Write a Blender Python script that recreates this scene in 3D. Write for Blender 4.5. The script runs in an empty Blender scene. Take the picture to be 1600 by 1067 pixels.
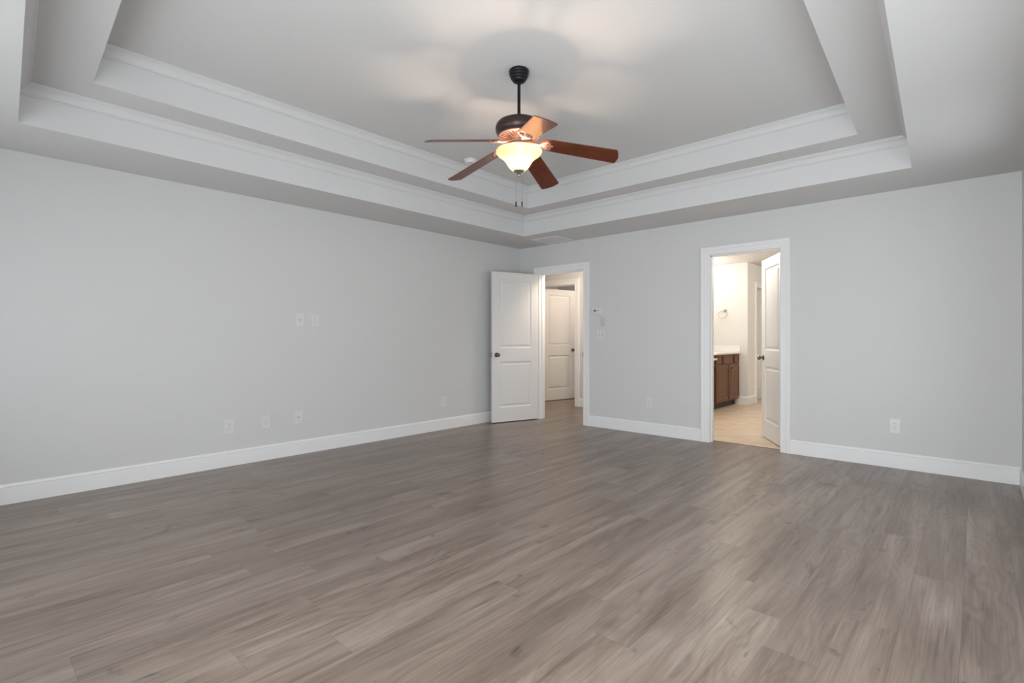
import bpy, bmesh, math, random
from mathutils import Vector, Matrix
random.seed(4)
C = bpy.context.scene.collection
PI = math.pi
S = bpy.context.scene

# ------------------------------------------------------------------ camera, world, light, exposure
cam = bpy.data.cameras.new('camera'); camo = bpy.data.objects.new('camera', cam); C.objects.link(camo)
cam.sensor_width = 36.0; cam.lens = 797.63 / 1600 * 36.0
cam.shift_y = -5.28 / 1600; cam.clip_start = 0.01
camo.location = (4.9325, -5.5912, 1.1415); camo.rotation_euler = (PI / 2, 0, 0.7389)
S.camera = camo
S.view_settings.view_transform = 'Standard'; S.view_settings.look = 'None'
S.view_settings.gamma = 1.0; S.view_settings.use_curve_mapping = False
S.view_settings.exposure = 0.0
w = bpy.data.worlds.new('world'); S.world = w; w.use_nodes = True
w.node_tree.nodes['Background'].inputs[0].default_value = (0.75, 0.85, 1.0, 1)
w.node_tree.nodes['Background'].inputs[1].default_value = 0.6

def area(name, loc, rot, sx, sy, power, col):
    l = bpy.data.lights.new(name, 'AREA'); l.shape = 'RECTANGLE'; l.size = sx; l.size_y = sy
    l.energy = power; l.color = col
    o = bpy.data.objects.new(name, l); o.location = loc; o.rotation_euler = rot; C.objects.link(o); return o
def point(name, loc, power, col, r=0.05):
    l = bpy.data.lights.new(name, 'POINT'); l.energy = power; l.color = col; l.shadow_soft_size = r
    o = bpy.data.objects.new(name, l); o.location = loc; C.objects.link(o); return o
# daylight through windows behind the camera and added ones in the right wall
DAY = (0.955, 0.985, 1.0)
NEARY = -6.10
# (from, to, watts): windows behind the camera; low glazed opening and right-wall windows unseen, added to balance light
WIN_NEAR = [(0.45, 1.45, 12, 0.40), (1.65, 2.65, 23, 0.40), (3.95, 5.00, 142, 0.08)]  # last entry is an added opening, kept low to brighten the lower walls
WIN_RIGHT_ADDED = [(-4.55, -3.55, 25, 0.30), (-3.25, -2.25, 10, 0.30), (-1.95, -0.95, 13, 0.30)]  # added windows, out of view, placed and powered to even out the light
WIN_TOP = 2.10
for x0, x1, p, z0 in WIN_NEAR:
    area('daylight', ((x0 + x1) / 2, NEARY - 0.16, (z0 + WIN_TOP) / 2), (PI / 2, 0, 0), x1 - x0, WIN_TOP - z0, p, DAY)
for y0, y1, p, z0 in WIN_RIGHT_ADDED:
    area('daylight', (5.19 + 0.17, (y0 + y1) / 2, (z0 + WIN_TOP) / 2), (PI / 2, 0, PI / 2), y1 - y0, WIN_TOP - z0, p, DAY)
# hall ceiling lamp, bathroom vanity lamps, bathroom ceiling lamp, and an added bathroom fill
WARM = (1.0, 0.83, 0.66)
point('hall_light', (1.00, 0.36, 2.30), 40, WARM, 0.10)
point('closet_light', (0.20, 2.30, 2.38), 34, WARM, 0.10)
for yy in (2.3, 2.7, 3.1):
    point('vanity_light', (1.48, yy, 2.10), 5, (1.0, 0.92, 0.83), 0.06)
point('bathroom_light', (2.35, 1.05, 2.30), 50, (1.0, 0.90, 0.79), 0.12)
point('bathroom_light', (4.10, 3.40, 2.30), 55, (1.0, 0.90, 0.79), 0.12)  # added fill without a known lamp; lightens side wall, tile and cabinet front

# ------------------------------------------------------------------ materials
def mat(name, col, rough=0.5, metal=0.0, **k):
    m = bpy.data.materials.new(name); m.use_nodes = True
    b = m.node_tree.nodes['Principled BSDF']
    b.inputs['Base Color'].default_value = (*col, 1); b.inputs['Roughness'].default_value = rough
    b.inputs['Metallic'].default_value = metal
    if 'spec' in k: b.inputs['Specular IOR Level'].default_value = k['spec']
    return m
class NT:
    def __init__(s, m): s.t = m.node_tree; s.b = s.t.nodes['Principled BSDF']
    def n(s, ty, **props):
        o = s.t.nodes.new(ty)
        for k, v in props.items(): setattr(o, k, v)
        return o
    def l(s, a, b): s.t.links.new(a, b)
    def val(s, sock, v):
        if hasattr(v, 'is_output'): s.l(v, sock)
        else: sock.default_value = v
    def math(s, op, a, b=None, c=None):
        o = s.n('ShaderNodeMath', operation=op); s.val(o.inputs[0], a)
        if b is not None: s.val(o.inputs[1], b)
        if c is not None: s.val(o.inputs[2], c)
        return o.outputs[0]
    def comb(s, x, y, z=0.0):
        o = s.n('ShaderNodeCombineXYZ'); s.val(o.inputs[0], x); s.val(o.inputs[1], y); s.val(o.inputs[2], z); return o.outputs[0]
    def noise(s, vec, scale=1.0, detail=3.0, rough=0.5, dist=0.0):
        o = s.n('ShaderNodeTexNoise'); s.l(vec, o.inputs['Vector']); o.inputs['Scale'].default_value = scale
        o.inputs['Detail'].default_value = detail; o.inputs['Roughness'].default_value = rough; o.inputs['Distortion'].default_value = dist
        return o.outputs['Fac']
    def ramp(s, fac, stops):
        o = s.n('ShaderNodeValToRGB'); s.l(fac, o.inputs[0]); e = o.color_ramp.elements
        while len(e) < len(stops): e.new(0.5)
        for i, (p, c) in enumerate(stops):
            e[i].position = p; e[i].color = (*c, 1) if isinstance(c, tuple) else (c, c, c, 1)
        return o.outputs[0]
    def mix(s, ty, f, a, b):
        o = s.n('ShaderNodeMix', data_type='RGBA', blend_type=ty); s.val(o.inputs[0], f)
        for i, v in ((6, a), (7, b)):
            if hasattr(v, 'is_output'): s.l(v, o.inputs[i])
            else: o.inputs[i].default_value = (*v, 1)
        return o.outputs[2]
    def bump(s, h, strength, dist=0.001):
        o = s.n('ShaderNodeBump'); s.l(h, o.inputs['Height']); o.inputs['Strength'].default_value = strength
        o.inputs['Distance'].default_value = dist; s.l(o.outputs[0], s.b.inputs['Normal'])
    def coord(s):
        return s.n('ShaderNodeTexCoord').outputs['Object']

def paint(name, col, rough, bump=0.15):
    m = mat(name, col, rough, spec=0.3); t = NT(m); co = t.coord()
    n = t.noise(co, 220, 2); t.bump(n, bump, 0.0006)
    f = t.noise(co, 0.8, 2)
    t.l(t.mix('MIX', f, tuple(c * 0.985 for c in col), tuple(min(1, c * 1.015) for c in col)), t.b.inputs['Base Color'])
    return m
M = {}
M['wall'] = paint('wall_paint', (0.640, 0.643, 0.641), 0.75)
M['ceiling'] = paint('ceiling_paint', (0.635, 0.635, 0.632), 0.85)
M['trim'] = paint('trim_paint', (0.82, 0.822, 0.825), 0.38, 0.03)
M['frieze'] = paint('frieze_paint', (0.645, 0.65, 0.655), 0.55, 0.06)
M['door'] = paint('door_paint', (0.72, 0.715, 0.71), 0.42, 0.04)
M['bath_wall'] = paint('bathroom_wall_paint', (0.72, 0.71, 0.69), 0.7)
M['plastic'] = mat('white_plastic', (0.70, 0.70, 0.705), 0.35)
M['beige'] = mat('beige_plastic', (0.55, 0.54, 0.50), 0.45)
M['slot'] = mat('dark_slot', (0.12, 0.12, 0.12), 0.6)
M['jack'] = mat('grey_jack', (0.36, 0.36, 0.36), 0.5)
M['lcd'] = mat('display_grey', (0.10, 0.11, 0.10), 0.25)
M['bronze'] = mat('oil_rubbed_bronze', (0.045, 0.027, 0.025), 0.36, 0.5)
M['knob'] = mat('aged_bronze_knob', (0.16, 0.14, 0.125), 0.28, 0.85)
M['black_bronze'] = mat('black_bronze', (0.006, 0.006, 0.009), 0.40, 0.0, spec=0.25)
M['copper'] = mat('antique_copper', (0.40, 0.23, 0.18), 0.45, 0.35)
M['nickel'] = mat('brushed_nickel', (0.42, 0.39, 0.36), 0.32, 0.9)
M['chrome'] = mat('chain_metal', (0.35, 0.33, 0.31), 0.3, 0.9)
M['marble'] = mat('cultured_marble', (0.82, 0.81, 0.79), 0.2)
M['window_white'] = mat('window_vinyl', (0.8, 0.8, 0.8), 0.4)

def laminate():
    m = mat('laminate_floor', (0.2, 0.17, 0.14), 0.42); t = NT(m)
    sep = t.n('ShaderNodeSeparateXYZ'); t.l(t.coord(), sep.inputs[0]); x, y = sep.outputs[0], sep.outputs[1]
    u = t.math('DIVIDE', x, 0.181); row = t.math('FLOOR', u)
    wn = t.n('ShaderNodeTexWhiteNoise', noise_dimensions='1D'); t.l(row, wn.inputs['W'])
    v = t.math('ADD', t.math('DIVIDE', y, 1.22), t.math('MULTIPLY', wn.outputs['Value'], 7.0)); col = t.math('FLOOR', v)
    w2 = t.n('ShaderNodeTexWhiteNoise', noise_dimensions='2D'); t.l(t.comb(row, col), w2.inputs['Vector']); rid = w2.outputs['Value']
    w3 = t.n('ShaderNodeTexWhiteNoise', noise_dimensions='2D'); t.l(t.comb(col, row), w3.inputs['Vector']); rid2 = w3.outputs['Value']
    off = t.math('MULTIPLY', rid, 37.0)
    # broad tonal streaks along the plank
    g1 = t.noise(t.comb(t.math('ADD', t.math('MULTIPLY', x, 9.0), off), t.math('MULTIPLY', y, 0.9), off), 1.0, 4, 0.55, 0.6)
    # cathedral figure: distorted bands
    d = t.noise(t.comb(t.math('ADD', t.math('MULTIPLY', x, 5.0), off), t.math('MULTIPLY', y, 1.3), off), 1.0, 2, 0.5, 0.2)
    band = t.math('SINE', t.math('ADD', t.math('MULTIPLY', d, 60.0), t.math('MULTIPLY', x, 120.0)))
    band = t.math('ADD', t.math('MULTIPLY', band, 0.5), 0.5)
    # fine pores
    g2 = t.noise(t.comb(t.math('ADD', t.math('MULTIPLY', x, 150.0), off), t.math('MULTIPLY', y, 3.0), 0), 1.0, 3, 0.6)
    # cloudy smudges / knots
    k = t.noise(t.comb(t.math('ADD', t.math('MULTIPLY', x, 6.5), off), t.math('MULTIPLY', y, 3.0), off), 1.0, 3, 0.6, 1.2)
    base = t.ramp(g1, [(0.28, (0.152, 0.115, 0.091)), (0.50, (0.224, 0.175, 0.143)), (0.70, (0.292, 0.238, 0.201))])
    c = t.mix('MULTIPLY', 0.45, base, t.ramp(g2, [(0.36, 0.68), (0.64, 1.22)]))
    c = t.mix('MULTIPLY', t.math('MULTIPLY', rid2, 0.45), c, t.ramp(band, [(0.0, 0.70), (0.7, 1.10)]))
    c = t.mix('MULTIPLY', 0.8, c, t.ramp(k, [(0.28, 0.45), (0.37, 1.0)]))
    st = t.noise(t.comb(t.math('ADD', t.math('MULTIPLY', x, 26.0), off), t.math('MULTIPLY', y, 1.4), off), 1.0, 3, 0.55, 0.8)
    c = t.mix('MULTIPLY', 0.85, c, t.ramp(st, [(0.30, 0.62), (0.44, 0.97), (0.75, 1.05)]))
    c = t.mix('MULTIPLY', 1.0, c, t.ramp(rid, [(0.0, (0.88, 0.87, 0.86)), (0.5, (1.0, 0.99, 0.98)), (1.0, (1.09, 1.08, 1.07))]))
    fu = t.math('FRACT', u); fv = t.math('FRACT', v)
    e1 = t.math('LESS_THAN', t.math('MINIMUM', fu, t.math('SUBTRACT', 1.0, fu)), 0.006)
    e2 = t.math('LESS_THAN', t.math('MINIMUM', fv, t.math('SUBTRACT', 1.0, fv)), 0.0010)
    seam = t.math('MAXIMUM', e1, e2)
    c = t.mix('MULTIPLY', t.math('MULTIPLY', seam, 0.35), c, (0.45, 0.42, 0.40))
    t.l(c, t.b.inputs['Base Color'])
    t.l(t.math('ADD', 0.25, t.math('MULTIPLY', g2, 0.10)), t.b.inputs['Roughness'])
    t.b.inputs['Specular IOR Level'].default_value = 0.47
    t.bump(t.math('ADD', t.math('MULTIPLY', g2, 1.0), t.math('MULTIPLY', seam, -2.0)), 0.12, 0.0004)
    return m
M['floor'] = laminate()

def tile():
    m = mat('tan_floor_tile', (0.55, 0.45, 0.34), 0.35); t = NT(m)
    sep = t.n('ShaderNodeSeparateXYZ'); t.l(t.coord(), sep.inputs[0]); x, y = sep.outputs[0], sep.outputs[1]
    T = 0.455
    u = t.math('DIVIDE', t.math('ADD', x, 0.10), T); v = t.math('DIVIDE', t.math('ADD', y, -0.12), T)
    wn = t.n('ShaderNodeTexWhiteNoise', noise_dimensions='2D'); t.l(t.comb(t.math('FLOOR', u), t.math('FLOOR', v)), wn.inputs['Vector'])
    n = t.noise(t.comb(t.math('MULTIPLY', x, 3.0), t.math('MULTIPLY', y, 8.0), t.math('MULTIPLY', wn.outputs['Value'], 9.0)), 1.0, 4, 0.6, 0.5)
    c = t.ramp(n, [(0.3, (0.50, 0.395, 0.29)), (0.7, (0.66, 0.545, 0.42))])
    fu = t.math('FRACT', u); fv = t.math('FRACT', v)
    e = t.math('MINIMUM', t.math('MINIMUM', fu, t.math('SUBTRACT', 1.0, fu)), t.math('MINIMUM', fv, t.math('SUBTRACT', 1.0, fv)))
    g = t.math('LESS_THAN', e, 0.008)
    c = t.mix('MIX', g, c, (0.74, 0.65, 0.53))
    t.l(c, t.b.inputs['Base Color']); t.bump(t.math('MULTIPLY', g, -1.0), 0.3, 0.001)
    return m
M['tile'] = tile()

def wood(name, c0, c1, rough, sx=6.0, sy=60.0, axis=0, coat=0.0):
    m = mat(name, c0, rough); t = NT(m)
    sep = t.n('ShaderNodeSeparateXYZ'); t.l(t.coord(), sep.inputs[0]); o = sep.outputs
    s = [sy, sy, sy]; s[axis] = sx
    v = t.comb(*[t.math('MULTIPLY', o[i], s[i]) for i in range(3)])
    n = t.noise(v, 1.0, 4, 0.6, 0.8)
    t.l(t.ramp(n, [(0.3, c0), (0.7, c1)]), t.b.inputs['Base Color'])
    t.b.inputs['Coat Weight'].default_value = coat
    return m
M['blade'] = wood('cherry_blade_veneer', (0.055, 0.012, 0.004), (0.150, 0.034, 0.010), 0.38, 5.0, 45.0, 0, coat=0.2)
M['cabinet'] = wood('stained_maple', (0.085, 0.032, 0.010), (0.150, 0.062, 0.020), 0.38, 4.0, 40.0, 2)
M['cabinet_dark'] = wood('stained_maple_dark', (0.022, 0.008, 0.004), (0.035, 0.014, 0.007), 0.5, 4.0, 40.0, 2)

def bowl_glass():
    m = bpy.data.materials.new('amber_scavo_glass'); m.use_nodes = True; nt = m.node_tree
    for n in list(nt.nodes): nt.nodes.remove(n)
    out = nt.nodes.new('ShaderNodeOutputMaterial'); tr = nt.nodes.new('ShaderNodeBsdfTranslucent'); di = nt.nodes.new('ShaderNodeBsdfDiffuse')
    gl = nt.nodes.new('ShaderNodeBsdfGlossy'); gl.inputs['Roughness'].default_value = 0.25
    tc = nt.nodes.new('ShaderNodeTexCoord'); no = nt.nodes.new('ShaderNodeTexNoise'); no.inputs['Scale'].default_value = 14; no.inputs['Detail'].default_value = 4
    nt.links.new(tc.outputs['Object'], no.inputs['Vector'])
    r = nt.nodes.new('ShaderNodeValToRGB'); r.color_ramp.elements[0].position = 0.3; r.color_ramp.elements[1].position = 0.7
    r.color_ramp.elements[0].color = (0.88, 0.66, 0.46, 1); r.color_ramp.elements[1].color = (0.97, 0.83, 0.66, 1)
    nt.links.new(no.outputs['Fac'], r.inputs[0]); nt.links.new(r.outputs[0], tr.inputs[0])
    di.inputs[0].default_value = (0.85, 0.76, 0.62, 1)
    m1 = nt.nodes.new('ShaderNodeMixShader'); m1.inputs[0].default_value = 0.35; m2 = nt.nodes.new('ShaderNodeMixShader'); m2.inputs[0].default_value = 0.05
    nt.links.new(tr.outputs[0], m1.inputs[1]); nt.links.new(di.outputs[0], m1.inputs[2])
    nt.links.new(m1.outputs[0], m2.inputs[1]); nt.links.new(gl.outputs[0], m2.inputs[2]); nt.links.new(m2.outputs[0], out.inputs[0])
    return m
M['bowl'] = bowl_glass()
def glass():
    m = bpy.data.materials.new('window_glass'); m.use_nodes = True; nt = m.node_tree
    for n in list(nt.nodes): nt.nodes.remove(n)
    out = nt.nodes.new('ShaderNodeOutputMaterial'); a = nt.nodes.new('ShaderNodeBsdfTransparent'); g = nt.nodes.new('ShaderNodeBsdfGlossy')
    g.inputs['Roughness'].default_value = 0.02; mx = nt.nodes.new('ShaderNodeMixShader'); mx.inputs[0].default_value = 0.06
    nt.links.new(a.outputs[0], mx.inputs[1]); nt.links.new(g.outputs[0], mx.inputs[2]); nt.links.new(mx.outputs[0], out.inputs[0])
    return m
M['glass'] = glass()

# ------------------------------------------------------------------ mesh helpers
def add_box(bm, x0, x1, y0, y1, z0, z1, mi=0):
    v = [bm.verts.new(p) for p in ((x0,y0,z0),(x1,y0,z0),(x1,y1,z0),(x0,y1,z0),(x0,y0,z1),(x1,y0,z1),(x1,y1,z1),(x0,y1,z1))]
    for f in ((0,3,2,1),(4,5,6,7),(0,1,5,4),(1,2,6,5),(2,3,7,6),(3,0,4,7)):
        bm.faces.new([v[i] for i in f]).material_index = mi
def bev_box(bm, x0, x1, y0, y1, z0, z1, b=0.002, seg=2):
    t = bmesh.new(); add_box(t, x0, x1, y0, y1, z0, z1)
    bmesh.ops.bevel(t, geom=t.edges[:], offset=b, segments=seg, affect='EDGES', profile=0.5)
    merge(bm, t)
def merge(bm, t, mtx=None):
    if mtx is not None: bmesh.ops.transform(t, matrix=mtx, verts=t.verts)
    me = bpy.data.meshes.new('tmp'); t.to_mesh(me); t.free(); bm.from_mesh(me); bpy.data.meshes.remove(me)
def add_lathe(bm, prof, n=48, mtx=None, close=False):
    t = bmesh.new(); rings = []
    for r, z in prof:
        if r < 1e-5: rings.append([t.verts.new((0, 0, z))])
        else: rings.append([t.verts.new((r * math.cos(2 * PI * i / n), r * math.sin(2 * PI * i / n), z)) for i in range(n)])
    pairs = list(zip(rings, rings[1:])) + ([(rings[-1], rings[0])] if close else [])
    for a, b in pairs:
        for i in range(n):
            j = (i + 1) % n
            if len(a) == 1 and len(b) == 1: continue
            if len(a) == 1: t.faces.new((a[0], b[j], b[i]))
            elif len(b) == 1: t.faces.new((a[i], a[j], b[0]))
            else: t.faces.new((a[i], a[j], b[j], b[i]))
    bmesh.ops.recalc_face_normals(t, faces=t.faces)
    merge(bm, t, mtx)
def add_tube(bm, pts, r, n=10, closed=False):
    t = bmesh.new(); P = [Vector(p) for p in pts]; rings = []; N = len(P); up = None
    R = r if isinstance(r, (list, tuple)) else [r] * N
    for i, p in enumerate(P):
        if closed: d = P[(i + 1) % N] - P[i - 1]
        else: d = P[min(i + 1, N - 1)] - P[max(i - 1, 0)]
        d.normalize()
        if up is None: up = Vector((0, 0, 1)) if abs(d.z) < 0.9 else Vector((1, 0, 0))
        a = d.cross(up).normalized(); b = a.cross(d).normalized(); up = b
        rings.append([t.verts.new(p + R[i] * (math.cos(2 * PI * k / n) * a + math.sin(2 * PI * k / n) * b)) for k in range(n)])
    for i in range(N if closed else N - 1):
        A, B = rings[i], rings[(i + 1) % N]
        for k in range(n): t.faces.new((A[k], A[(k + 1) % n], B[(k + 1) % n], B[k]))
    if not closed: t.faces.new(rings[0]); t.faces.new(rings[-1][::-1])
    bmesh.ops.recalc_face_normals(t, faces=t.faces)
    merge(bm, t)
def sweep_poly(bm, path, prof, closed=False, mi=0, side=1):
    """prof = [(offset, z)] closed section carried along a 2D path with mitred corners; offset goes to the left of travel (side=1)."""
    N = len(path); P = [Vector(p) for p in path]; rings = []
    for i in range(N):
        dn = (P[(i + 1) % N] - P[i]).normalized() if (closed or i < N - 1) else None
        dp = (P[i] - P[i - 1]).normalized() if (closed or i > 0) else None
        dn = dn or dp; dp = dp or dn
        n1 = Vector((-dp.y, dp.x)) * side; n2 = Vector((-dn.y, dn.x)) * side
        m = (n1 + n2); m = m / (m.dot(n1))
        rings.append([bm.verts.new((P[i].x + m.x * o, P[i].y + m.y * o, z)) for o, z in prof])
    K = len(prof); fs = []
    for i in range(N if closed else N - 1):
        A, B = rings[i], rings[(i + 1) % N]
        for k in range(K): fs.append(bm.faces.new((A[k], A[(k + 1) % K], B[(k + 1) % K], B[k])))
    if not closed: fs += [bm.faces.new(rings[0]), bm.faces.new(rings[-1][::-1])]
    for f in fs: f.material_index = mi
    bmesh.ops.recalc_face_normals(bm, faces=fs)

def finish(name, bm, mats, parent=None, smooth=False, loc=None, rotz=None):
    me = bpy.data.meshes.new(name); bmesh.ops.remove_doubles(bm, verts=bm.verts, dist=1e-6)
    bm.to_mesh(me); bm.free()
    for m in (mats if isinstance(mats, (list, tuple)) else [mats]): me.materials.append(m)
    if smooth:
        for p in me.polygons: p.use_smooth = True
        try: me.set_sharp_from_angle(angle=math.radians(38))
        except Exception: pass
    o = bpy.data.objects.new(name, me); C.objects.link(o)
    if loc is not None: o.location = loc
    if rotz is not None: o.rotation_euler = (0, 0, rotz)
    if parent: o.parent = parent
    return o
def struct(name, bm, mats, parent=None, label=None, **k):
    o = finish(name, bm, mats, parent, **k)
    if parent is None:
        o['kind'] = 'structure'
        if label: o['label'] = label
    return o
def tag(o, label, cat, group=None):
    o['label'] = label; o['category'] = cat
    if group: o['group'] = group
    return o
def thing(name, label, cat, loc=(0, 0, 0), rotz=0.0, group=None):
    o = bpy.data.objects.new(name, None); C.objects.link(o); o.location = loc; o.rotation_euler = (0, 0, rotz)
    o.empty_display_size = 0.1
    return tag(o, label, cat, group)

# ------------------------------------------------------------------ room shell
W = 5.19; H = 2.44; H1 = 2.686; H2 = 2.930; TW = 0.115
A0, A1 = 0.366, 1.107       # hall doorway, clear opening on the back wall
B0, B1 = 2.768, 3.475       # bathroom doorway
D0, D1 = -0.84, -0.059      # doorway on the far side of the hall
HZ = 2.045; J = 0.018       # head height, jamb thickness
HY0, HY1 = TW, 1.45         # hall
BX = 1.30                   # bathroom left wall face

def wall_x(bm, x0, x1, y0, y1, z1, holes):
    """wall running along x with (x0,x1,z0,z1) openings"""
    cur = x0
    for a, b, c, d in sorted(holes):
        add_box(bm, cur, a, y0, y1, 0, z1)
        if c > 0: add_box(bm, a, b, y0, y1, 0, c)
        add_box(bm, a, b, y0, y1, d, z1)
        cur = b
    add_box(bm, cur, x1, y0, y1, 0, z1)
def wall_y(bm, x0, x1, y0, y1, z1, holes):
    cur = y0
    for a, b, c, d in sorted(holes):
        add_box(bm, x0, x1, cur, a, 0, z1)
        if c > 0: add_box(bm, x0, x1, a, b, 0, c)
        add_box(bm, x0, x1, a, b, d, z1)
        cur = b
    add_box(bm, x0, x1, cur, y1, 0, z1)

# back wall: bedroom/hall side paint in one mesh
bm = bmesh.new(); wall_x(bm, -1.75, 5.19, 0, TW, H, [(A0 - J, A1 + J, 0, HZ + J), (B0 - J, B1 + J, 0, HZ + J)])
struct('wall_back', bm, M['wall'])
bm = bmesh.new(); add_box(bm, -TW, 0, NEARY - TW, 0, 0, H)
struct('wall_left', bm, M['wall'])
bm = bmesh.new(); wall_y(bm, W, W + TW, NEARY - TW, 5.6, H, [(a, b, z, WIN_TOP) for a, b, p, z in WIN_RIGHT_ADDED])
struct('wall_right', bm, M['wall'])
bm = bmesh.new(); wall_x(bm, 0, W, NEARY - TW, NEARY, H, [(a, b, z, WIN_TOP) for a, b, p, z in WIN_NEAR])
struct('wall_front', bm, M['wall'])
# hall and the room across it
bm = bmesh.new(); wall_x(bm, -1.75, BX - 0.1, HY1, HY1 + TW, H, [(D0 - J, D1 + J, 0, HZ + J)])
struct('wall_hall', bm, M['wall'])
bm = bmesh.new(); add_box(bm, -1.75 - TW, -1.75, 0, 3.2, 0, H); add_box(bm, -1.75, BX - 0.1, 3.2, 3.2 + TW, 0, H)
struct('wall_closet', bm, M['wall'])
bm = bmesh.new(); add_box(bm, BX - 0.1, BX, TW, 3.58, 0, H)
struct('wall_partition', bm, M['bath_wall'])
# bathroom end walls
BWY = 3.58; BWX = 2.03; DB0, DB1 = 4.06, 4.77
bm = bmesh.new(); add_box(bm, BX - 0.1, BWX, BWY, BWY + TW, 0, H)
wall_y(bm, BWX - TW, BWX, BWY + TW, 5.6, H, [(DB0 - J, DB1 + J, 0, HZ + J)])
add_box(bm, BWX - TW, W, 5.6, 5.6 + TW, 0, H)
struct('wall_bathroom', bm, M['bath_wall'])

# floors
bm = bmesh.new(); add_box(bm, -1.75, W, NEARY, 0.118, -0.05, 0); add_box(bm, -1.75, BX - 0.1, 0.118, 3.2, -0.05, 0)
struct('floor', bm, M['floor'])
bm = bmesh.new(); add_box(bm, BX - 0.05, W, 0.121, 5.6, -0.05, 0.001)
struct('floor_bathroom', bm, M['tile'])
bm = bmesh.new(); add_box(bm, B0, B1, 0.112, 0.122, -0.01, 0.003)
struct('trim_threshold', bm, mat('threshold_strip', (0.16, 0.11, 0.08), 0.5))

# ceilings
def quad(a, b, r, n, eR=0.041, eN=-0.0499):
    # left x=a, back y=b, right side through (r,b), near side through (a,n)
    nr = lambda x: n + eN * (x - a)
    rx = lambda y: r + eR * (b - y)
    x = r + 0.2
    for _ in range(20): x = rx(nr(x))
    return [(a, b), (a, n), (x, nr(x)), (r, b)]      # counter-clockwise seen from above
P1 = quad(0.6605, -0.6704, 4.5652, -5.3217)
P2 = quad(0.979, -0.963, 4.263, -5.015)
bm = bmesh.new()
R0 = [(0, 0), (0, NEARY), (W, NEARY), (W, 0)]
def ring(lst, z): return [bm.verts.new((x, y, z)) for x, y in lst]
v0, v1a = ring(R0, H), ring(P1, H); v1b, v2a = ring(P1, H1), ring(P2, H1); v2b = ring(P2, H2); vt = ring(R0, 3.08)
for i in range(4):
    j = (i + 1) % 4
    bm.faces.new((v0[i], v0[j], v1a[j], v1a[i])); f = bm.faces.new((v1a[i], v1a[j], v1b[j], v1b[i])); f.material_index = 1
    bm.faces.new((v1b[i], v1b[j], v2a[j], v2a[i])); f = bm.faces.new((v2a[i], v2a[j], v2b[j], v2b[i])); f.material_index = 1
    bm.faces.new((v0[i], v0[j], vt[j], vt[i]))
bm.faces.new(v2b); bm.faces.new(vt[::-1])
bmesh.ops.recalc_face_normals(bm, faces=bm.faces)
struct('ceiling', bm, [M['ceiling'], M['frieze']])
bm = bmesh.new(); add_box(bm, -1.75, BX - 0.05, 0.0, 3.2, H, H + 0.1)
struct('ceiling_hall', bm, M['ceiling'])
bm = bmesh.new(); add_box(bm, BX - 0.05, W, 0.0, 5.6, H, H + 0.1)
struct('ceiling_bathroom', bm, M['bath_wall'])

# crown mouldings round both steps of the tray
crown = [(0, 0.071), (0.004, 0.071), (0.006, 0.068), (0.004, 0.064), (0.001, 0.063), (0.001, 0.058), (0.006, 0.057), (0.008, 0.052), (0.012, 0.046),
         (0.020, 0.034), (0.030, 0.024), (0.040, 0.018), (0.044, 0.017), (0.045, 0.010), (0.051, 0.009), (0.054, 0.006), (0.054, 0.0), (0, 0)]
for nm, P, z in (('trim_1', P1, H1), ('trim_2', P2, H2)):
    bm = bmesh.new(); sweep_poly(bm, P, [(o, z - d) for o, d in crown], closed=True, side=1)
    struct(nm, bm, M['frieze'])

# baseboards
base = [(0, 0), (0.014, 0), (0.014, 0.108), (0.0125, 0.111), (0.0125, 0.114), (0.0145, 0.117), (0.0145, 0.122), (0.010, 0.127), (0.009, 0.131), (0.006, 0.136), (0, 0.138)]
CW = 0.090
def baseboard(name, path, side, m='trim'):
    bm = bmesh.new(); sweep_poly(bm, path, base, side=side); return struct(name, bm, M[m])
baseboard('baseboard_left', [(0, NEARY + 0.015), (0, 0)], -1)
baseboard('baseboard_back', [(A1 + CW, 0), (B0 - CW, 0)], -1)
baseboard('baseboard_back_right', [(B1 + CW, 0), (W, 0)], -1)
baseboard('baseboard_corner', [(0.0145, 0), (A0 - CW, 0)], -1)
baseboard('baseboard_right', [(W, -0.0146), (W, NEARY)], -1)
baseboard('baseboard_hall', [(D1 + CW, HY1), (BX - 0.1, HY1)], -1)
baseboard('baseboard_bathroom', [(1.835, BWY), (BWX, BWY), (BWX, DB0 - CW)], -1)

# casings with jamb linings
cas = [(0, 0), (0, 0.010), (0.003, 0.012), (0.014, 0.013), (0.018, 0.010), (0.022, 0.013), (0.046, 0.015), (0.050, 0.011), (0.054, 0.017), (0.074, 0.019), (0.078, 0.022), (0.086, 0.022), (0.090, 0.018), (0.090, 0)]
def casing_u(bm, a, b, top, plane, outn, axis):
    """U-shaped mitred casing; axis 'x': opening along x in plane y=plane, facing outn (+1/-1)."""
    pts = [(a, 0.0, -1, 0), (a, top, -1, 1), (b, top, 1, 1), (b, 0.0, 1, 0)]
    rings = []
    for (s, z, ds, dz) in pts:
        r = []
        for o, t in cas:
            S_, Z_ = s + ds * o, z + dz * o
            r.append(bm.verts.new((S_, plane + outn * t, Z_) if axis == 'x' else (plane + outn * t, S_, Z_)))
        rings.append(r)
    K = len(cas); fs = []
    for A, B in zip(rings, rings[1:]):
        for k in range(K): fs.append(bm.faces.new((A[k], A[(k + 1) % K], B[(k + 1) % K], B[k])))
    fs += [bm.faces.new(rings[0]), bm.faces.new(rings[-1])]
    bmesh.ops.recalc_face_normals(bm, faces=fs)
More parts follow.
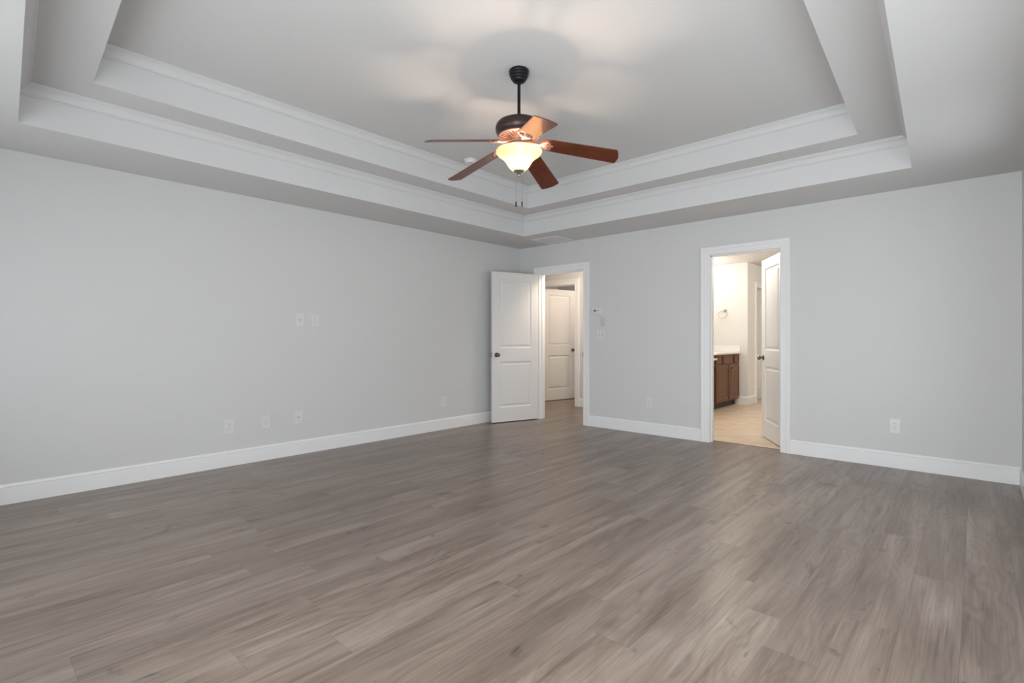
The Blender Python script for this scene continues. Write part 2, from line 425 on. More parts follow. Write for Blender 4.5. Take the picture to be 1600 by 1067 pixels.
def frame(name, a, b, y0, y1, axis='x', stop=None, rev=0.004):
    bm = bmesh.new()
    casing_u(bm, a - rev, b + rev, HZ + rev, y0, -1, axis); casing_u(bm, a - rev, b + rev, HZ + rev, y1, 1, axis)
    def bx(s0, s1, p0, p1, z0, z1):
        if axis == 'x': add_box(bm, s0, s1, p0, p1, z0, z1)
        else: add_box(bm, p0, p1, s0, s1, z0, z1)
    e = 0.0005
    bx(a - J + e, a, y0, y1, 0, HZ); bx(b, b + J - e, y0, y1, 0, HZ); bx(a - J + e, b + J - e, y0, y1, HZ, HZ + J - e)
    if stop is not None:
        s0, s1 = stop
        bx(a, a + 0.011, s0, s1, 0, HZ); bx(b - 0.011, b, s0, s1, 0, HZ); bx(a, b, s0, s1, HZ - 0.011, HZ)
    return struct(name, bm, M['trim'])
fa = frame('trim_3', A0, A1, 0, TW, stop=(0.045, 0.08))
frame('trim_4', B0, B1, 0, TW, stop=(0.035, 0.07))
frame('trim_5', D0, D1, HY1, HY1 + TW, stop=(HY1 + 0.035, HY1 + 0.07))
frame('trim_6', DB0, DB1, BWX - TW, BWX, axis='y', stop=(BWX - 0.10, BWX - 0.085))
bm = bmesh.new(); add_box(bm, A1 - 0.002, A1 + 0.0035, -0.0135, 0.028, 0.895, 0.955)
sp = finish('strike_plate', bm, M['bronze'], fa)

# ------------------------------------------------------------------ doors
def door_slab(w, y0, y1, h=2.022, z0=0.012):
    bm = bmesh.new()
    st = 0.116; zs = [z0, z0 + 0.195, z0 + 0.812, z0 + 0.994, z0 + 1.917, z0 + h]; xs = [0, st, w - st, w]
    for yy, sg in ((y0, 1), (y1, -1)):      # sg: direction into the slab
        for i in range(3):
            for k in range(5):
                xa, xb, za, zb = xs[i], xs[i + 1], zs[k], zs[k + 1]
                if i == 1 and k in (1, 3):
                    loops = [(0, 0), (0.006, 0.007), (0.013, 0.0105), (0.022, 0.0105), (0.045, 0.003), (0.048, 0.003)]
                    pr = None
                    for ins, dep in loops:
                        q = [bm.verts.new((x, yy + sg * dep, z)) for x, z in ((xa + ins, za + ins), (xb - ins, za + ins), (xb - ins, zb - ins), (xa + ins, zb - ins))]
                        if pr:
                            for j in range(4): bm.faces.new((pr[j], pr[(j + 1) % 4], q[(j + 1) % 4], q[j]))
                        pr = q
                    bm.faces.new(pr)
                else:
                    bm.faces.new([bm.verts.new(p) for p in ((xa, yy, za), (xb, yy, za), (xb, yy, zb), (xa, yy, zb))])
    for xx in (0, w):
        for k in range(5): bm.faces.new([bm.verts.new(p) for p in ((xx, y0, zs[k]), (xx, y1, zs[k]), (xx, y1, zs[k + 1]), (xx, y0, zs[k + 1]))])
    for zz in (zs[0], zs[-1]):
        for i in range(3): bm.faces.new([bm.verts.new(p) for p in ((xs[i], y0, zz), (xs[i + 1], y0, zz), (xs[i + 1], y1, zz), (xs[i], y1, zz))])
    bmesh.ops.remove_doubles(bm, verts=bm.verts, dist=1e-6); bmesh.ops.recalc_face_normals(bm, faces=bm.faces)
    return bm
knobprof = [(0, 0), (0.031, 0), (0.031, 0.004), (0.027, 0.008), (0.013, 0.010), (0.011, 0.022), (0.013, 0.030), (0.022, 0.035), (0.0275, 0.043), (0.0275, 0.051), (0.022, 0.060), (0.010, 0.064), (0, 0.065)]
def make_door(name, F0, ang, w, y0, y1, label, hinge_side, kz=0.918, knob_mat='knob', hinge_y=0.0):
    d = struct(name, door_slab(w, y0, y1), M['door'], loc=(F0[0], F0[1], 0), rotz=ang, label=label)
    bm = bmesh.new()
    add_lathe(bm, knobprof, 28, Matrix.Translation((w - 0.062, y1, kz)) @ Matrix.Rotation(-PI / 2, 4, 'X'))
    k = finish('door_knob', bm, M[knob_mat], d, smooth=True); k['label'] = 'dark bronze door knob'
    bm = bmesh.new()
    add_lathe(bm, knobprof, 28, Matrix.Translation((w - 0.062, y0, kz)) @ Matrix.Rotation(PI / 2, 4, 'X'))
    finish('door_knob', bm, M[knob_mat], d, smooth=True)
    bm = bmesh.new(); ym = (y0 + y1) / 2
    add_box(bm, w - 0.0005, w + 0.0015, ym - 0.012, ym + 0.012, kz - 0.029, kz - 0.012); add_box(bm, w - 0.0005, w + 0.0015, ym - 0.012, ym + 0.012, kz + 0.012, kz + 0.029)
    add_box(bm, w - 0.0005, w + 0.009, ym - 0.006, ym + 0.006, kz - 0.007, kz + 0.007)
    finish('latch', bm, M[knob_mat], d)
    for hz in (0.30, 1.06, 1.80):
        bm = bmesh.new()
        add_lathe(bm, [(0, hz - 0.048), (0.004, hz - 0.046), (0.0062, hz - 0.043), (0.0062, hz + 0.043), (0.004, hz + 0.046), (0, hz + 0.048)], 12, Matrix.Translation((-0.004, hinge_y, 0)))
        add_box(bm, -0.0022, 0.0005, min(y0, y1) + 0.004, max(y0, y1) - 0.003, hz - 0.044, hz + 0.044)
        finish('hinge', bm, M['bronze'], d, smooth=True)
    return d
make_door('door_1', (0.368, -0.034), math.atan2(-0.957, -0.288), 0.735, -0.035, 0.0, 'white two-panel bedroom door standing open against the left wall', 1, hinge_y=-0.040)
make_door('door_2', (3.457, 0.155), math.atan2(0.846, -0.533), 0.70, -0.035, 0.0, 'white two-panel door opened into the bathroom', 1, hinge_y=-0.030)
make_door('door_3', (-0.838, 1.592), math.atan2(0.98, 0.20), 0.76, 0.0, 0.035, 'white two-panel door standing open across the hall', 1, hinge_y=0.002)
make_door('door_4', (BWX - 0.100, DB1 - 0.003), -PI / 2, DB1 - DB0 - 0.006, -0.035, 0.0, 'closed white panel door at the far end of the bathroom', 1)

# ------------------------------------------------------------------ windows behind the camera, plus added unseen ones that balance the room light
def window(name, a, b, plane, axis, inward, z0):
    bm = bmesh.new(); z1 = WIN_TOP
    def bx(bm, s0, s1, p0, p1, za, zb):
        p0, p1 = sorted((plane + inward * p0, plane + inward * p1))
        if axis == 'x': add_box(bm, s0, s1, p0, p1, za, zb)
        else: add_box(bm, p0, p1, s0, s1, za, zb)
    f = 0.045
    for s0, s1, za, zb in ((a, a + f, z0, z1), (b - f, b, z0, z1), (a + f, b - f, z0, z0 + f), (a + f, b - f, z1 - f, z1), (a + f, b - f, (z0 + z1) / 2 - 0.02, (z0 + z1) / 2 + 0.02)):
        bx(bm, s0, s1, -0.09, -0.03, za, zb)
    for s0, s1, za, zb in ((a - 0.08, a, z0 - 0.08, z1 + 0.08), (b, b + 0.08, z0 - 0.08, z1 + 0.08), (a, b, z1, z1 + 0.08), (a, b, z0 - 0.08, z0)):
        bx(bm, s0, s1, 0.0, 0.018, za, zb)
    o = struct(name, bm, M['window_white'])
    bm = bmesh.new(); bx(bm, a + f, b - f, -0.062, -0.058, z0 + f, z1 - f); g = finish('pane', bm, M['glass'], o)
    return o
for i, (a, b, p, z) in enumerate(WIN_NEAR): window('window_%d' % (i + 1), a, b, NEARY, 'x', 1, z)
for i, (a, b, p, z) in enumerate(WIN_RIGHT_ADDED): window('window_%d' % (i + 4), a, b, W, 'y', -1, z)  # frames for the added right-wall openings

# ------------------------------------------------------------------ wall plates
# local frame: plate in the XZ plane facing -Y, centre at origin; rotz=0 for the back wall, PI/2 for the left wall (faces +x)
def plate_bm(w, h, t=0.0065):
    bm = bmesh.new(); bev_box(bm, -w / 2, w / 2, -t, 0, -h / 2, h / 2, 0.0022, 3); return bm
def screw(p, x, z, t=0.006):
    bm = bmesh.new(); add_lathe(bm, [(0, 0), (0.0032, 0), (0.0028, 0.0010), (0, 0.0013)], 12, Matrix.Translation((x, -t, z)) @ Matrix.Rotation(PI / 2, 4, 'X'))
    finish('screw', bm, M['jack'], p, smooth=True)
def duplex(loc, rz, label, cat='outlet', w=0.080, h=0.128, group=None):
    t = thing('wall_outlet', label, cat, loc, rz, group)
    finish('cover_plate', plate_bm(w, h), M['plastic'], t)
    for s in (1, -1):
        bm = bmesh.new(); zc = s * 0.0195
        n = 20; ring_ = [(0.0168 * math.cos(2 * PI * i / n), max(-0.0125, min(0.0125, 0.0168 * math.sin(2 * PI * i / n)))) for i in range(n)]
        a = [bm.verts.new((x, -0.0055, zc + z)) for x, z in ring_]; b = [bm.verts.new((x * 0.96, -0.0082, zc + z * 0.95)) for x, z in ring_]
        for i in range(n): bm.faces.new((a[i], a[(i + 1) % n], b[(i + 1) % n], b[i]))
        bm.faces.new(b); bmesh.ops.recalc_face_normals(bm, faces=bm.faces)
        r = finish('receptacle', bm, M['plastic'], t)
        bm = bmesh.new()
        add_box(bm, -0.0072, -0.0052, -0.0088, -0.0079, zc - 0.001, zc + 0.007); add_box(bm, 0.0052, 0.0072, -0.0088, -0.0079, zc, zc + 0.007)
        add_lathe(bm, [(0, 0), (0.0024, 0), (0.0024, 0.0007), (0, 0.0007)], 10, Matrix.Translation((0, -0.0081, zc - 0.006)) @ Matrix.Rotation(PI / 2, 4, 'X'))
        finish('slot', bm, M['slot'], r)
    screw(t, 0, 0); return t
def centre(loc): return loc
L = PI / 2
duplex((0, -3.925, 0.352), L, 'white duplex outlet low on left wall, nearest the camera of the low row', w=0.084)
duplex((0, -3.606, 0.356), L, 'white duplex outlet low on left wall between another outlet and the cable plate')
duplex((0, -3.125, 1.317), L, 'white duplex outlet high on left wall, right of the square jack plate')
duplex((2.052, 0, 0.373), 0, 'white duplex outlet low on back wall between the two doorways')
duplex((4.398, 0, 0.368), 0, 'white duplex outlet low on back wall right of the bathroom doorway')
# rectangular (decorator) outlet near the open door
t = thing('wall_outlet', 'white rectangular-face outlet low on left wall beside the open bedroom door', 'outlet', (0, -1.449, 0.349), L)
finish('cover_plate', plate_bm(0.082, 0.135), M['plastic'], t)
bm = bmesh.new(); bev_box(bm, -0.0165, 0.0165, -0.0085, -0.005, -0.0335, 0.0335, 0.0012, 2); r = finish('receptacle', bm, M['plastic'], t)
for s in (1, -1):
    zc = s * 0.019; bm = bmesh.new()
    add_box(bm, -0.0072, -0.0052, -0.0092, -0.0083, zc - 0.003, zc + 0.005); add_box(bm, 0.0052, 0.0072, -0.0092, -0.0083, zc - 0.003, zc + 0.005)
    finish('slot', bm, M['jack'], r)
# telephone / data jack high on the left wall
t = thing('jack_plate', 'white wall plate with one square jack, high on left wall', 'wall plate', (0, -3.284, 1.319), L)
finish('cover_plate', plate_bm(0.080, 0.130), M['plastic'], t)
bm = bmesh.new()
for a in ((-0.012, 0.012, 0.010, 0.013), (-0.012, -0.009, -0.008, 0.013), (0.009, 0.012, -0.008, 0.013), (-0.006, 0.006, -0.016, -0.008)):
    add_box(bm, a[0], a[1], -0.0085, -0.005, a[2], a[3])
finish('jack', bm, M['jack'], t); screw(t, 0, 0.042); screw(t, 0, -0.042)
# coax plate low
t = thing('cable_plate', 'white wall plate with a round cable connector, rightmost of the low row of three', 'wall plate', (0, -3.297, 0.366), L)
finish('cover_plate', plate_bm(0.080, 0.130), M['plastic'], t)
bm = bmesh.new(); add_lathe(bm, [(0, 0), (0.0075, 0), (0.0075, 0.003), (0.0048, 0.003), (0.0048, 0.012), (0.003, 0.012), (0.003, 0.008), (0, 0.008)], 16, Matrix.Translation((0, -0.006, 0)) @ Matrix.Rotation(PI / 2, 4, 'X'))
finish('cable_connector', bm, M['jack'], t, smooth=True); screw(t, 0, 0.042); screw(t, 0, -0.042)
# double toggle switch
t = thing('light_switch', 'white double light switch under the beige plate beside the hall doorway', 'light switch', (1.380, 0, 1.183), 0)
finish('cover_plate', plate_bm(0.124, 0.122), M['plastic'], t)
for sx in (-0.023, 0.023):
    bm = bmesh.new(); add_box(bm, sx - 0.0055, sx + 0.0055, -0.0068, -0.0055, -0.012, 0.012)
    fr = finish('toggle_slot', bm, M['jack'], t)
    bm = bmesh.new(); tb = bmesh.new(); bev_box(tb, -0.004, 0.004, -0.013, 0, -0.005, 0.005, 0.001, 1)
    merge(bm, tb, Matrix.Translation((sx, -0.0065, 0)) @ Matrix.Rotation(math.radians(-28), 4, 'X'))
    finish('toggle', bm, M['plastic'], t)
    screw(t, sx, 0.030); screw(t, sx, -0.030)
# blank beige plate
bm = plate_bm(0.066, 0.112, 0.005)
o = finish('blank_plate', bm, M['beige'], None, loc=(1.400, 0, 1.352)); tag(o, 'small beige blank plate between the thermostat and the light switch', 'wall plate')
# thermostat
t = thing('thermostat', 'white thermostat with a small dark display beside the hall doorway', 'thermostat', (1.328, 0, 1.487), 0)
bm = bmesh.new(); bev_box(bm, -0.064, 0.064, -0.026, 0, -0.047, 0.047, 0.005, 3); finish('housing', bm, M['plastic'], t)
bm = bmesh.new(); bev_box(bm, -0.044, -0.006, -0.0275, -0.025, -0.004, 0.016, 0.001, 1); o = finish('display', bm, M['lcd'], t); o['label'] = 'dark grey display'
bm = bmesh.new()
bev_box(bm, 0.010, 0.024, -0.029, -0.025, 0.007, 0.017, 0.001, 1); bev_box(bm, 0.010, 0.024, -0.029, -0.025, -0.008, 0.002, 0.001, 1)
finish('button', bm, M['jack'], t)
bm = bmesh.new()
for i in range(6): add_box(bm, -0.045 + i * 0.008, -0.041 + i * 0.008, -0.0268, -0.025, -0.036, -0.020)
finish('vent_slot', bm, M['beige'], t)

# ------------------------------------------------------------------ ceiling vent and smoke detector
t = thing('ceiling_vent', 'white square ceiling vent on the lower ceiling above the hall doorway', 'vent', (0.785, -0.262, H), 0)
bm = bmesh.new(); a, b = 0.213, 0.186
sweep_poly(bm, [(-a, -b), (a, -b), (a, b), (-a, b)], [(0, -0.001), (0, -0.004), (0.022, -0.008), (0.026, -0.008), (0.026, -0.001)], closed=True, side=1)
finish('frame', bm, M['trim'], t)
bm = bmesh.new()
for i in range(17):
    y = -b + 0.036 + i * 0.0187; tb = bmesh.new(); add_box(tb, -a + 0.026, a - 0.026, -0.0075, 0.0075, -0.0006, 0.0006)
    merge(bm, tb, Matrix.Translation((0, y, -0.0055)) @ Matrix.Rotation(math.radians(8), 4, 'X'))
finish('slats', bm, M['trim'], t)
bm = bmesh.new(); add_box(bm, -a + 0.026, a - 0.026, -b + 0.026, b - 0.026, -0.0012, -0.0004); finish('backing', bm, M['trim'], t)

t = thing('smoke_detector', 'round white smoke detector on the upper ceiling left of the fan', 'smoke detector', (1.175, -2.080, H2), 0)
bm = bmesh.new(); add_lathe(bm, [(0, -0.0005), (0.070, -0.0005), (0.071, -0.010), (0.069, -0.012), (0, -0.012)], 40); finish('base', bm, M['plastic'], t, smooth=True)
bm = bmesh.new(); add_lathe(bm, [(0, -0.012), (0.064, -0.012), (0.063, -0.028), (0.057, -0.037), (0.040, -0.040), (0, -0.041)], 40); finish('cover', bm, M['plastic'], t, smooth=True)

# ------------------------------------------------------------------ ceiling fan
FX, FY = 2.672, -3.041; FS = 1.0152; FH = 2.903      # profile heights below are written for a ceiling at FH, then scaled by FS
fan = thing('ceiling_fan', 'bronze five-blade ceiling fan with lit amber glass bowl hanging from the tray ceiling', 'ceiling fan', (FX, FY, H2)); fan.scale = (FS, FS, FS)
def zz(z): return z - FH
def fl(prof): return [(r, zz(z)) for r, z in prof]
bm = bmesh.new()
add_lathe(bm, fl([(0, 2.9025), (0.058, 2.9025), (0.0655, 2.896), (0.066, 2.886), (0.062, 2.880), (0.0635, 2.872), (0.061, 2.864), (0.056, 2.860), (0.057, 2.852), (0.052, 2.843), (0.046, 2.840), (0.044, 2.832), (0.036, 2.824), (0.022, 2.820), (0, 2.820)]), 48)
finish('canopy', bm, M['black_bronze'], fan, smooth=True)
bm = bmesh.new(); add_lathe(bm, fl([(0, 2.830), (0.0105, 2.830), (0.0105, 2.585), (0, 2.585)]), 20)
finish('downrod', bm, M['black_bronze'], fan, smooth=True)
bm = bmesh.new(); add_lathe(bm, fl([(0, 2.615), (0.014, 2.615), (0.018, 2.608), (0.019, 2.598), (0.024, 2.592), (0.028, 2.580), (0.030, 2.570), (0, 2.570)]), 28)
finish('rod_coupling', bm, M['bronze'], fan, smooth=True)
bm = bmesh.new()
add_lathe(bm, fl([(0, 2.576), (0.060, 2.574), (0.100, 2.568), (0.104, 2.564), (0.122, 2.562), (0.137, 2.555), (0.148, 2.543), (0.154, 2.527), (0.155, 2.512), (0.152, 2.497), (0.146, 2.485), (0.141, 2.479), (0.142, 2.474), (0.139, 2.470), (0.134, 2.470), (0, 2.474)]), 64)
finish('motor_housing', bm, M['bronze'], fan, smooth=True)
# vented underside with radial ribs
bm = bmesh.new()
add_lathe(bm, fl([(0.134, 2.472), (0.137, 2.466), (0.134, 2.461), (0.126, 2.459), (0.124, 2.464), (0.070, 2.452), (0.068, 2.444), (0.060, 2.441), (0.058, 2.452), (0.058, 2.472)]), 64, close=True)
for i in range(30):
    a = 2 * PI * i / 30; tb = bmesh.new()
    v = [tb.verts.new(p) for p in ((0.070, -0.0028, zz(2.4565)), (0.128, -0.0062, zz(2.468)), (0.128, 0.0062, zz(2.468)), (0.070, 0.0028, zz(2.4565)),
                                   (0.070, -0.0020, zz(2.4445)), (0.128, -0.0048, zz(2.4565)), (0.128, 0.0048, zz(2.4565)), (0.070, 0.0020, zz(2.4445)))]
    for f in ((0, 3, 2, 1), (4, 5, 6, 7), (0, 1, 5, 4), (1, 2, 6, 5), (2, 3, 7, 6), (3, 0, 4, 7)): tb.faces.new([v[k] for k in f])
    bmesh.ops.recalc_face_normals(tb, faces=tb.faces); merge(bm, tb, Matrix.Rotation(a, 4, 'Z'))
finish('vent_ring', bm, M['copper'], fan, smooth=True)
bm = bmesh.new(); add_lathe(bm, fl([(0, 2.474), (0.057, 2.474), (0.057, 2.425), (0.050, 2.420), (0.050, 2.412), (0.072, 2.408), (0.078, 2.402), (0.078, 2.386), (0.070, 2.380), (0, 2.380)]), 48)
finish('light_fitter', bm, M['copper'], fan, smooth=True)
# bulbs and sockets
for k in range(2):
    a = math.radians(60 + 180 * k); c, s = math.cos(a), math.sin(a)
    bm = bmesh.new(); add_lathe(bm, [(0, 0.028), (0.013, 0.028), (0.014, 0.0), (0, 0.0)], 16, Matrix.Translation((0.03 * c, 0.03 * s, zz(2.353))))
    so = finish('socket', bm, M['bronze'], fan, smooth=True)
    bm = bmesh.new(); add_lathe(bm, [(0, 0.004), (0.009, 0.002), (0.012, -0.008), (0.017, -0.020), (0.018, -0.030), (0.014, -0.040), (0.006, -0.046), (0, -0.047)], 20, Matrix.Translation((0.03 * c, 0.03 * s, zz(2.353))))
    em = bpy.data.materials.get('bulb_glow')
    if em is None:
        em = bpy.data.materials.new('bulb_glow'); em.use_nodes = True; b = em.node_tree.nodes['Principled BSDF']
        b.inputs['Emission Color'].default_value = (1.0, 0.70, 0.42, 1); b.inputs['Emission Strength'].default_value = 25.0
    finish('bulb', bm, em, so, smooth=True)
# glass bowl (open at the top)
outer = [(0.036, 2.240), (0.046, 2.246), (0.058, 2.256), (0.068, 2.268), (0.078, 2.284), (0.090, 2.304), (0.105, 2.321), (0.124, 2.335), (0.140, 2.346), (0.149, 2.357), (0.1515, 2.366), (0.149, 2.373)]
inner = [(r - 0.005, z + 0.002) for r, z in outer[:-1]][::-1]
bm = bmesh.new(); add_lathe(bm, fl(outer + inner), 72, close=True); bw = finish('glass_bowl', bm, M['bowl'], fan, smooth=True); bw['label'] = 'lit amber glass bowl'
bm = bmesh.new(); add_lathe(bm, fl([(0, 2.252), (0.030, 2.250), (0.037, 2.243), (0.036, 2.237), (0.028, 2.230), (0.018, 2.225), (0.012, 2.222), (0.008, 2.218), (0.011, 2.212), (0.010, 2.206), (0.005, 2.201), (0, 2.200)]), 32)
finish('finial', bm, M['nickel'], fan, smooth=True)
bm = bmesh.new(); add_lathe(bm, fl([(0, 2.385), (0.004, 2.385), (0.004, 2.245), (0, 2.245)]), 10); finish('center_rod', bm, M['bronze'], fan, smooth=True)
# pull chains: either side of the bowl as seen from the camera
vx = (math.cos(0.7389), math.sin(0.7389))
for s in (-0.019, 0.021):
    px, py = vx[0] * s + 0.045 * -0.6736, vx[1] * s + 0.045 * 0.7391
    # chains leave the fitter inside the far part of the bowl rim; keep them outside the bowl foot
    bm = bmesh.new(); z1c, z0c = 2.236, 2.052
    add_tube(bm, [(px, py, zz(2.262)), (px, py, zz(z0c))], 0.0009, 6)
    nb = 46
    for i in range(nb): bmesh.ops.create_icosphere(bm, subdivisions=1, radius=0.0017, matrix=Matrix.Translation((px, py, zz(z1c - (z1c - z0c) * i / (nb - 1)))))
    ch = finish('pull_chain', bm, M['chrome'], fan, smooth=True)
    bm = bmesh.new(); add_lathe(bm, [(0, 0), (0.003, -0.001), (0.0042, -0.006), (0.0045, -0.030), (0.0035, -0.036), (0, -0.037)], 12, Matrix.Translation((px, py, zz(z0c))))
    finish('pull_knob', bm, M['black_bronze'], ch, smooth=True)
# blades
PITCH = math.radians(-14); DROOP = math.asin((2.402 - 2.312) / 0.45)
def blade_bm():
    bm = bmesh.new(); pts = []
    L0, L1 = 0.0, 0.462
    n = 12
    # rounded root, slightly widening, curved tip with soft corners
    for i in range(n + 1):
        a = PI / 2 + PI * i / n; pts.append((-0.002 + 0.045 * math.cos(a), 0.057 * math.sin(a)))
    for x in (0.04, 0.12, 0.22, 0.32, 0.42): pts.append((x, -(0.060 + 0.010 * (x / 0.42))))
    for i in range(7):
        a = -PI / 2 + (PI / 2) * i / 6; pts.append((0.437 + 0.014 * math.cos(a), -0.0565 + 0.014 * math.sin(a)))
    for i in range(1, 8): yv = -0.0565 + 0.113 * i / 8; pts.append((0.451 + 0.011 * (1 - (yv / 0.0565) ** 2), yv))
    for i in range(7):
        a = (PI / 2) * i / 6; pts.append((0.437 + 0.014 * math.cos(a), 0.0565 + 0.014 * math.sin(a)))
    for x in (0.42, 0.32, 0.22, 0.12, 0.04): pts.append((x, 0.060 + 0.010 * (x / 0.42)))
    lo = [bm.verts.new((x, y, -0.003)) for x, y in pts]; hi = [bm.verts.new((x, y, 0.003)) for x, y in pts]
    K = len(pts)
    for i in range(K): bm.faces.new((lo[i], lo[(i + 1) % K], hi[(i + 1) % K], hi[i]))
    bm.faces.new(lo[::-1]); bm.faces.new(hi); bmesh.ops.recalc_face_normals(bm, faces=bm.faces)
    return bm
def iron_bm(m):
    """cast bracket: arm from the hub, then an open fan-shaped pad under the blade root; m = blade frame matrix"""
    bm = bmesh.new()
    root = m @ Vector((-0.052, 0, -0.007)); q = lambda x: -0.052 + (x + 0.014) * 0.74
    add_tube(bm, [(0.052, 0, zz(2.432)), (0.075, 0, zz(2.428)), (0.100, 0, zz(2.416)), tuple(root)], [0.012, 0.011, 0.009, 0.010], 12)
    t = bmesh.new()
    for sgn in (-1, 1):
        add_tube(t, [(q(-0.014), 0, -0.007), (q(0.012), sgn * 0.018, -0.006), (q(0.040), sgn * 0.033, -0.006), (q(0.066), sgn * 0.036, -0.006), (q(0.078), sgn * 0.029, -0.006), (q(0.076), sgn * 0.018, -0.006), (q(0.060), sgn * 0.012, -0.006)], [0.007, 0.006, 0.0055, 0.0055, 0.0055, 0.005, 0.004], 8)
        add_tube(t, [(q(-0.010), 0, -0.007), (q(0.020), sgn * 0.010, -0.006), (q(0.052), sgn * 0.019, -0.006)], [0.006, 0.0045, 0.004], 8)
    add_tube(t, [(q(-0.014), 0, -0.007), (q(0.030), 0, -0.006), (q(0.092), 0, -0.006)], [0.007, 0.0055, 0.005], 8)
    add_lathe(t, [(0, -0.011), (0.008, -0.010), (0.009, -0.006), (0.009, -0.003), (0, -0.003)], 14, Matrix.Translation((q(0.092), 0, 0)))
    for sgn in (-1, 1): add_lathe(t, [(0, -0.011), (0.007, -0.010), (0.008, -0.006), (0.008, -0.003), (0, -0.003)], 14, Matrix.Translation((q(0.058), sgn * 0.036, 0)))
    merge(bm, t, m)
    return bm
BL = Matrix.Translation((0.190, 0, zz(2.402))) @ Matrix.Rotation(DROOP, 4, 'Y') @ Matrix.Rotation(PITCH, 4, 'X')
for k in range(5):
    ang = math.radians(37 + 72 * k)
    o = finish('fan_blade', blade_bm(), M['blade'], fan); o.matrix_local = Matrix.Rotation(ang, 4, 'Z') @ BL
    ir = finish('blade_bracket', iron_bm(BL), M['copper'], fan, smooth=True); ir.rotation_euler = (0, 0, ang)
# light of the fan lamp
for k in range(2):
    a = math.radians(60 + 180 * k)
    point('fan_lamp', (FX + 0.02 * math.cos(a), FY + 0.02 * math.sin(a), H2 + FS * (2.292 - FH)), 10.0, (1.0, 0.76, 0.60), 0.015)

# ------------------------------------------------------------------ bathroom vanity
VX = 1.900; VY0 = 2.49; VY1 = BWY - 0.002
van = thing('vanity_cabinet', 'stained brown vanity cabinet with raised panel doors seen through the bathroom doorway', 'cabinet', (1.6, 3.05, 0.0))
def vb(bm): 
    bmesh.ops.translate(bm, verts=bm.verts, vec=(-1.6, -3.05, 0)); return bm
bm = bmesh.new(); add_box(bm, BX + 0.001, VX - 0.018, VY0, VY1, 0.104, 0.875); finish('body', vb(bm), M['cabinet'], van)
bm = bmesh.new(); add_box(bm, BX + 0.001, VX - 0.085, VY0 + 0.01, VY1 - 0.01, 0.001, 0.104); finish('toe_kick', vb(bm), M['cabinet_dark'], van)
def panel(bm, y0, y1, z0, z1, fr=0.05):
    t = bmesh.new(); pr = None
    x = VX
    loops = [(0, -0.018), (0, -0.003), (0.003, 0), (fr, 0), (fr + 0.006, -0.006), (fr + 0.014, -0.006), (fr + 0.034, -0.001), (fr + 0.036, -0.001)]
    for ins, dx in loops:
        if (y1 - y0) - 2 * ins < 0.01 or (z1 - z0) - 2 * ins < 0.01: break
        q = [t.verts.new((x + dx, yy, z)) for yy, z in ((y0 + ins, z0 + ins), (y1 - ins, z0 + ins), (y1 - ins, z1 - ins), (y0 + ins, z1 - ins))]
        if pr:
            for j in range(4): t.faces.new((pr[j], pr[(j + 1) % 4], q[(j + 1) % 4], q[j]))
        else: t.faces.new(q[::-1])
        pr = q
    t.faces.new(pr); bmesh.ops.recalc_face_normals(t, faces=t.faces); merge(bm, t)
kp = [(0, 0), (0.008, 0), (0.006, 0.006), (0.006, 0.012), (0.014, 0.018), (0.015, 0.024), (0.010, 0.029), (0, 0.030)]
for y0, y1, kn in ((2.515, 3.045, None), (3.075, 3.560, 3.135)):
    bm = bmesh.new(); panel(bm, y0, y1, 0.125, 0.700, 0.052); d = finish('cabinet_door', vb(bm), M['cabinet'], van)
    if kn:
        bm = bmesh.new(); add_lathe(bm, kp, 18, Matrix.Translation((VX, kn, 0.645)) @ Matrix.Rotation(PI / 2, 4, 'Y')); finish('knob', vb(bm), M['black_bronze'], d, smooth=True)
for y0, y1 in ((2.515, 2.765), (2.815, 3.275), (3.330, 3.560)):
    bm = bmesh.new(); panel(bm, y0, y1, 0.722, 0.852, 0.028); finish('drawer', vb(bm), M['cabinet'], van)
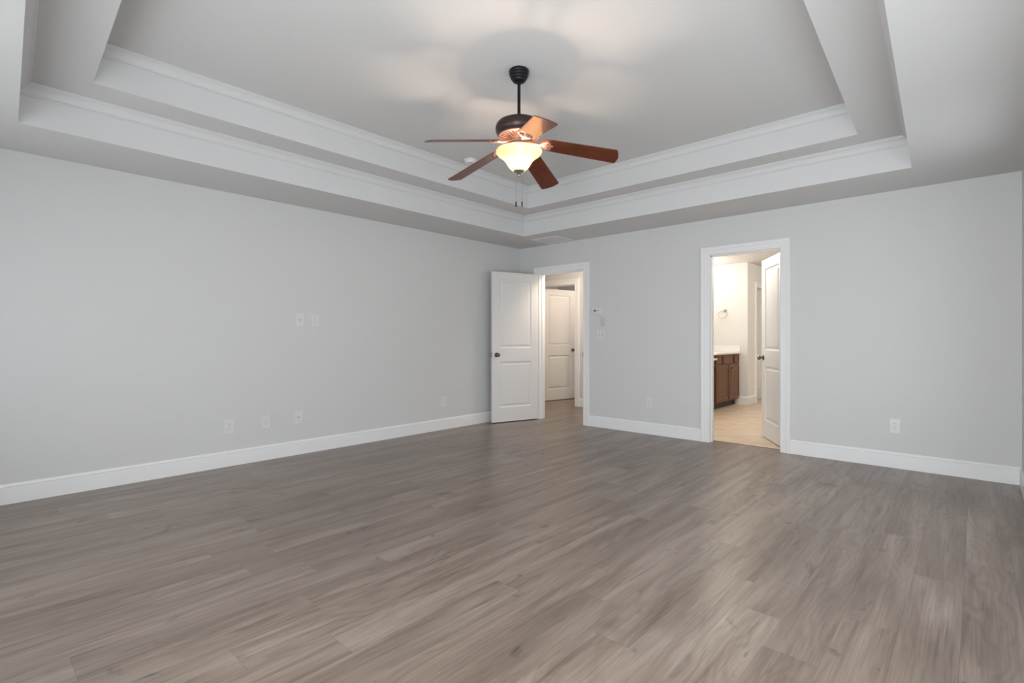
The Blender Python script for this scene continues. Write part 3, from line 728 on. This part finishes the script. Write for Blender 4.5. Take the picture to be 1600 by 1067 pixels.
# worktop with backsplash
ct = thing('vanity_countertop', 'white countertop with side splash on the brown vanity cabinet', 'countertop', (1.6, 3.05, 0.875))
bm = bmesh.new(); bev_box(bm, BX + 0.001, VX + 0.018, VY0 - 0.015, VY1 - 0.001, 0.876, 0.905, 0.004, 2); bmesh.ops.translate(bm, verts=bm.verts, vec=(-1.6, -3.05, -0.875)); finish('countertop', bm, M['marble'], ct)
bm = bmesh.new(); bev_box(bm, BX + 0.02, VX + 0.01, BWY - 0.021, BWY - 0.001, 0.905, 1.012, 0.003, 2); bmesh.ops.translate(bm, verts=bm.verts, vec=(-1.6, -3.05, -0.875)); finish('side_splash', bm, M['marble'], ct)
bm = bmesh.new(); bev_box(bm, BX + 0.001, BX + 0.019, VY0 - 0.015, BWY - 0.001, 0.905, 1.012, 0.003, 2); bmesh.ops.translate(bm, verts=bm.verts, vec=(-1.6, -3.05, -0.875)); finish('backsplash', bm, M['marble'], ct)
# lower knee-space counter beside the cabinet
kc = thing('knee_space_counter', 'lower white counter over a dark knee space at the left end of the vanity', 'counter', (1.6, 2.0, 0.0))
bm = bmesh.new(); bev_box(bm, BX + 0.001, VX + 0.022, 1.55, VY0 - 0.001, 0.795, 0.823, 0.004, 2); bmesh.ops.translate(bm, verts=bm.verts, vec=(-1.6, -2.0, 0)); finish('counter_slab', bm, M['marble'], kc)
bm = bmesh.new(); add_box(bm, VX - 0.035, VX - 0.016, 1.57, VY0 - 0.001, 0.69, 0.795); add_box(bm, BX + 0.002, VX - 0.02, 1.55, 1.57, 0.001, 0.795)
bmesh.ops.translate(bm, verts=bm.verts, vec=(-1.6, -2.0, 0)); finish('apron', bm, M['cabinet'], kc)
# towel ring
tr = thing('towel_ring', 'brushed metal towel ring on the bright bathroom wall above the vanity', 'towel ring', (1.655, BWY, 1.625))
bm = bmesh.new(); add_lathe(bm, [(0, 0.0005), (0.028, 0.0005), (0.028, 0.006), (0.022, 0.012), (0.012, 0.016), (0.010, 0.040), (0.014, 0.046), (0.013, 0.056), (0, 0.060)], 24, Matrix.Rotation(PI / 2, 4, 'X'))
finish('mount', bm, M['nickel'], tr, smooth=True)
bm = bmesh.new(); R = 0.078
tilt = math.radians(38)
cx, cz = -0.030, -0.066
pts = []
for i in range(40):
    a = 2 * PI * i / 40; X, Z = R * math.cos(a), 0.80 * R * math.sin(a)
    ca, sa = math.cos(math.radians(20)), math.sin(math.radians(20))
    pts.append((cx + X * ca - Z * sa, -0.045, cz + X * sa + Z * ca))
add_tube(bm, pts, 0.0042, 8, closed=True); finish('ring', bm, M['nickel'], tr, smooth=True)
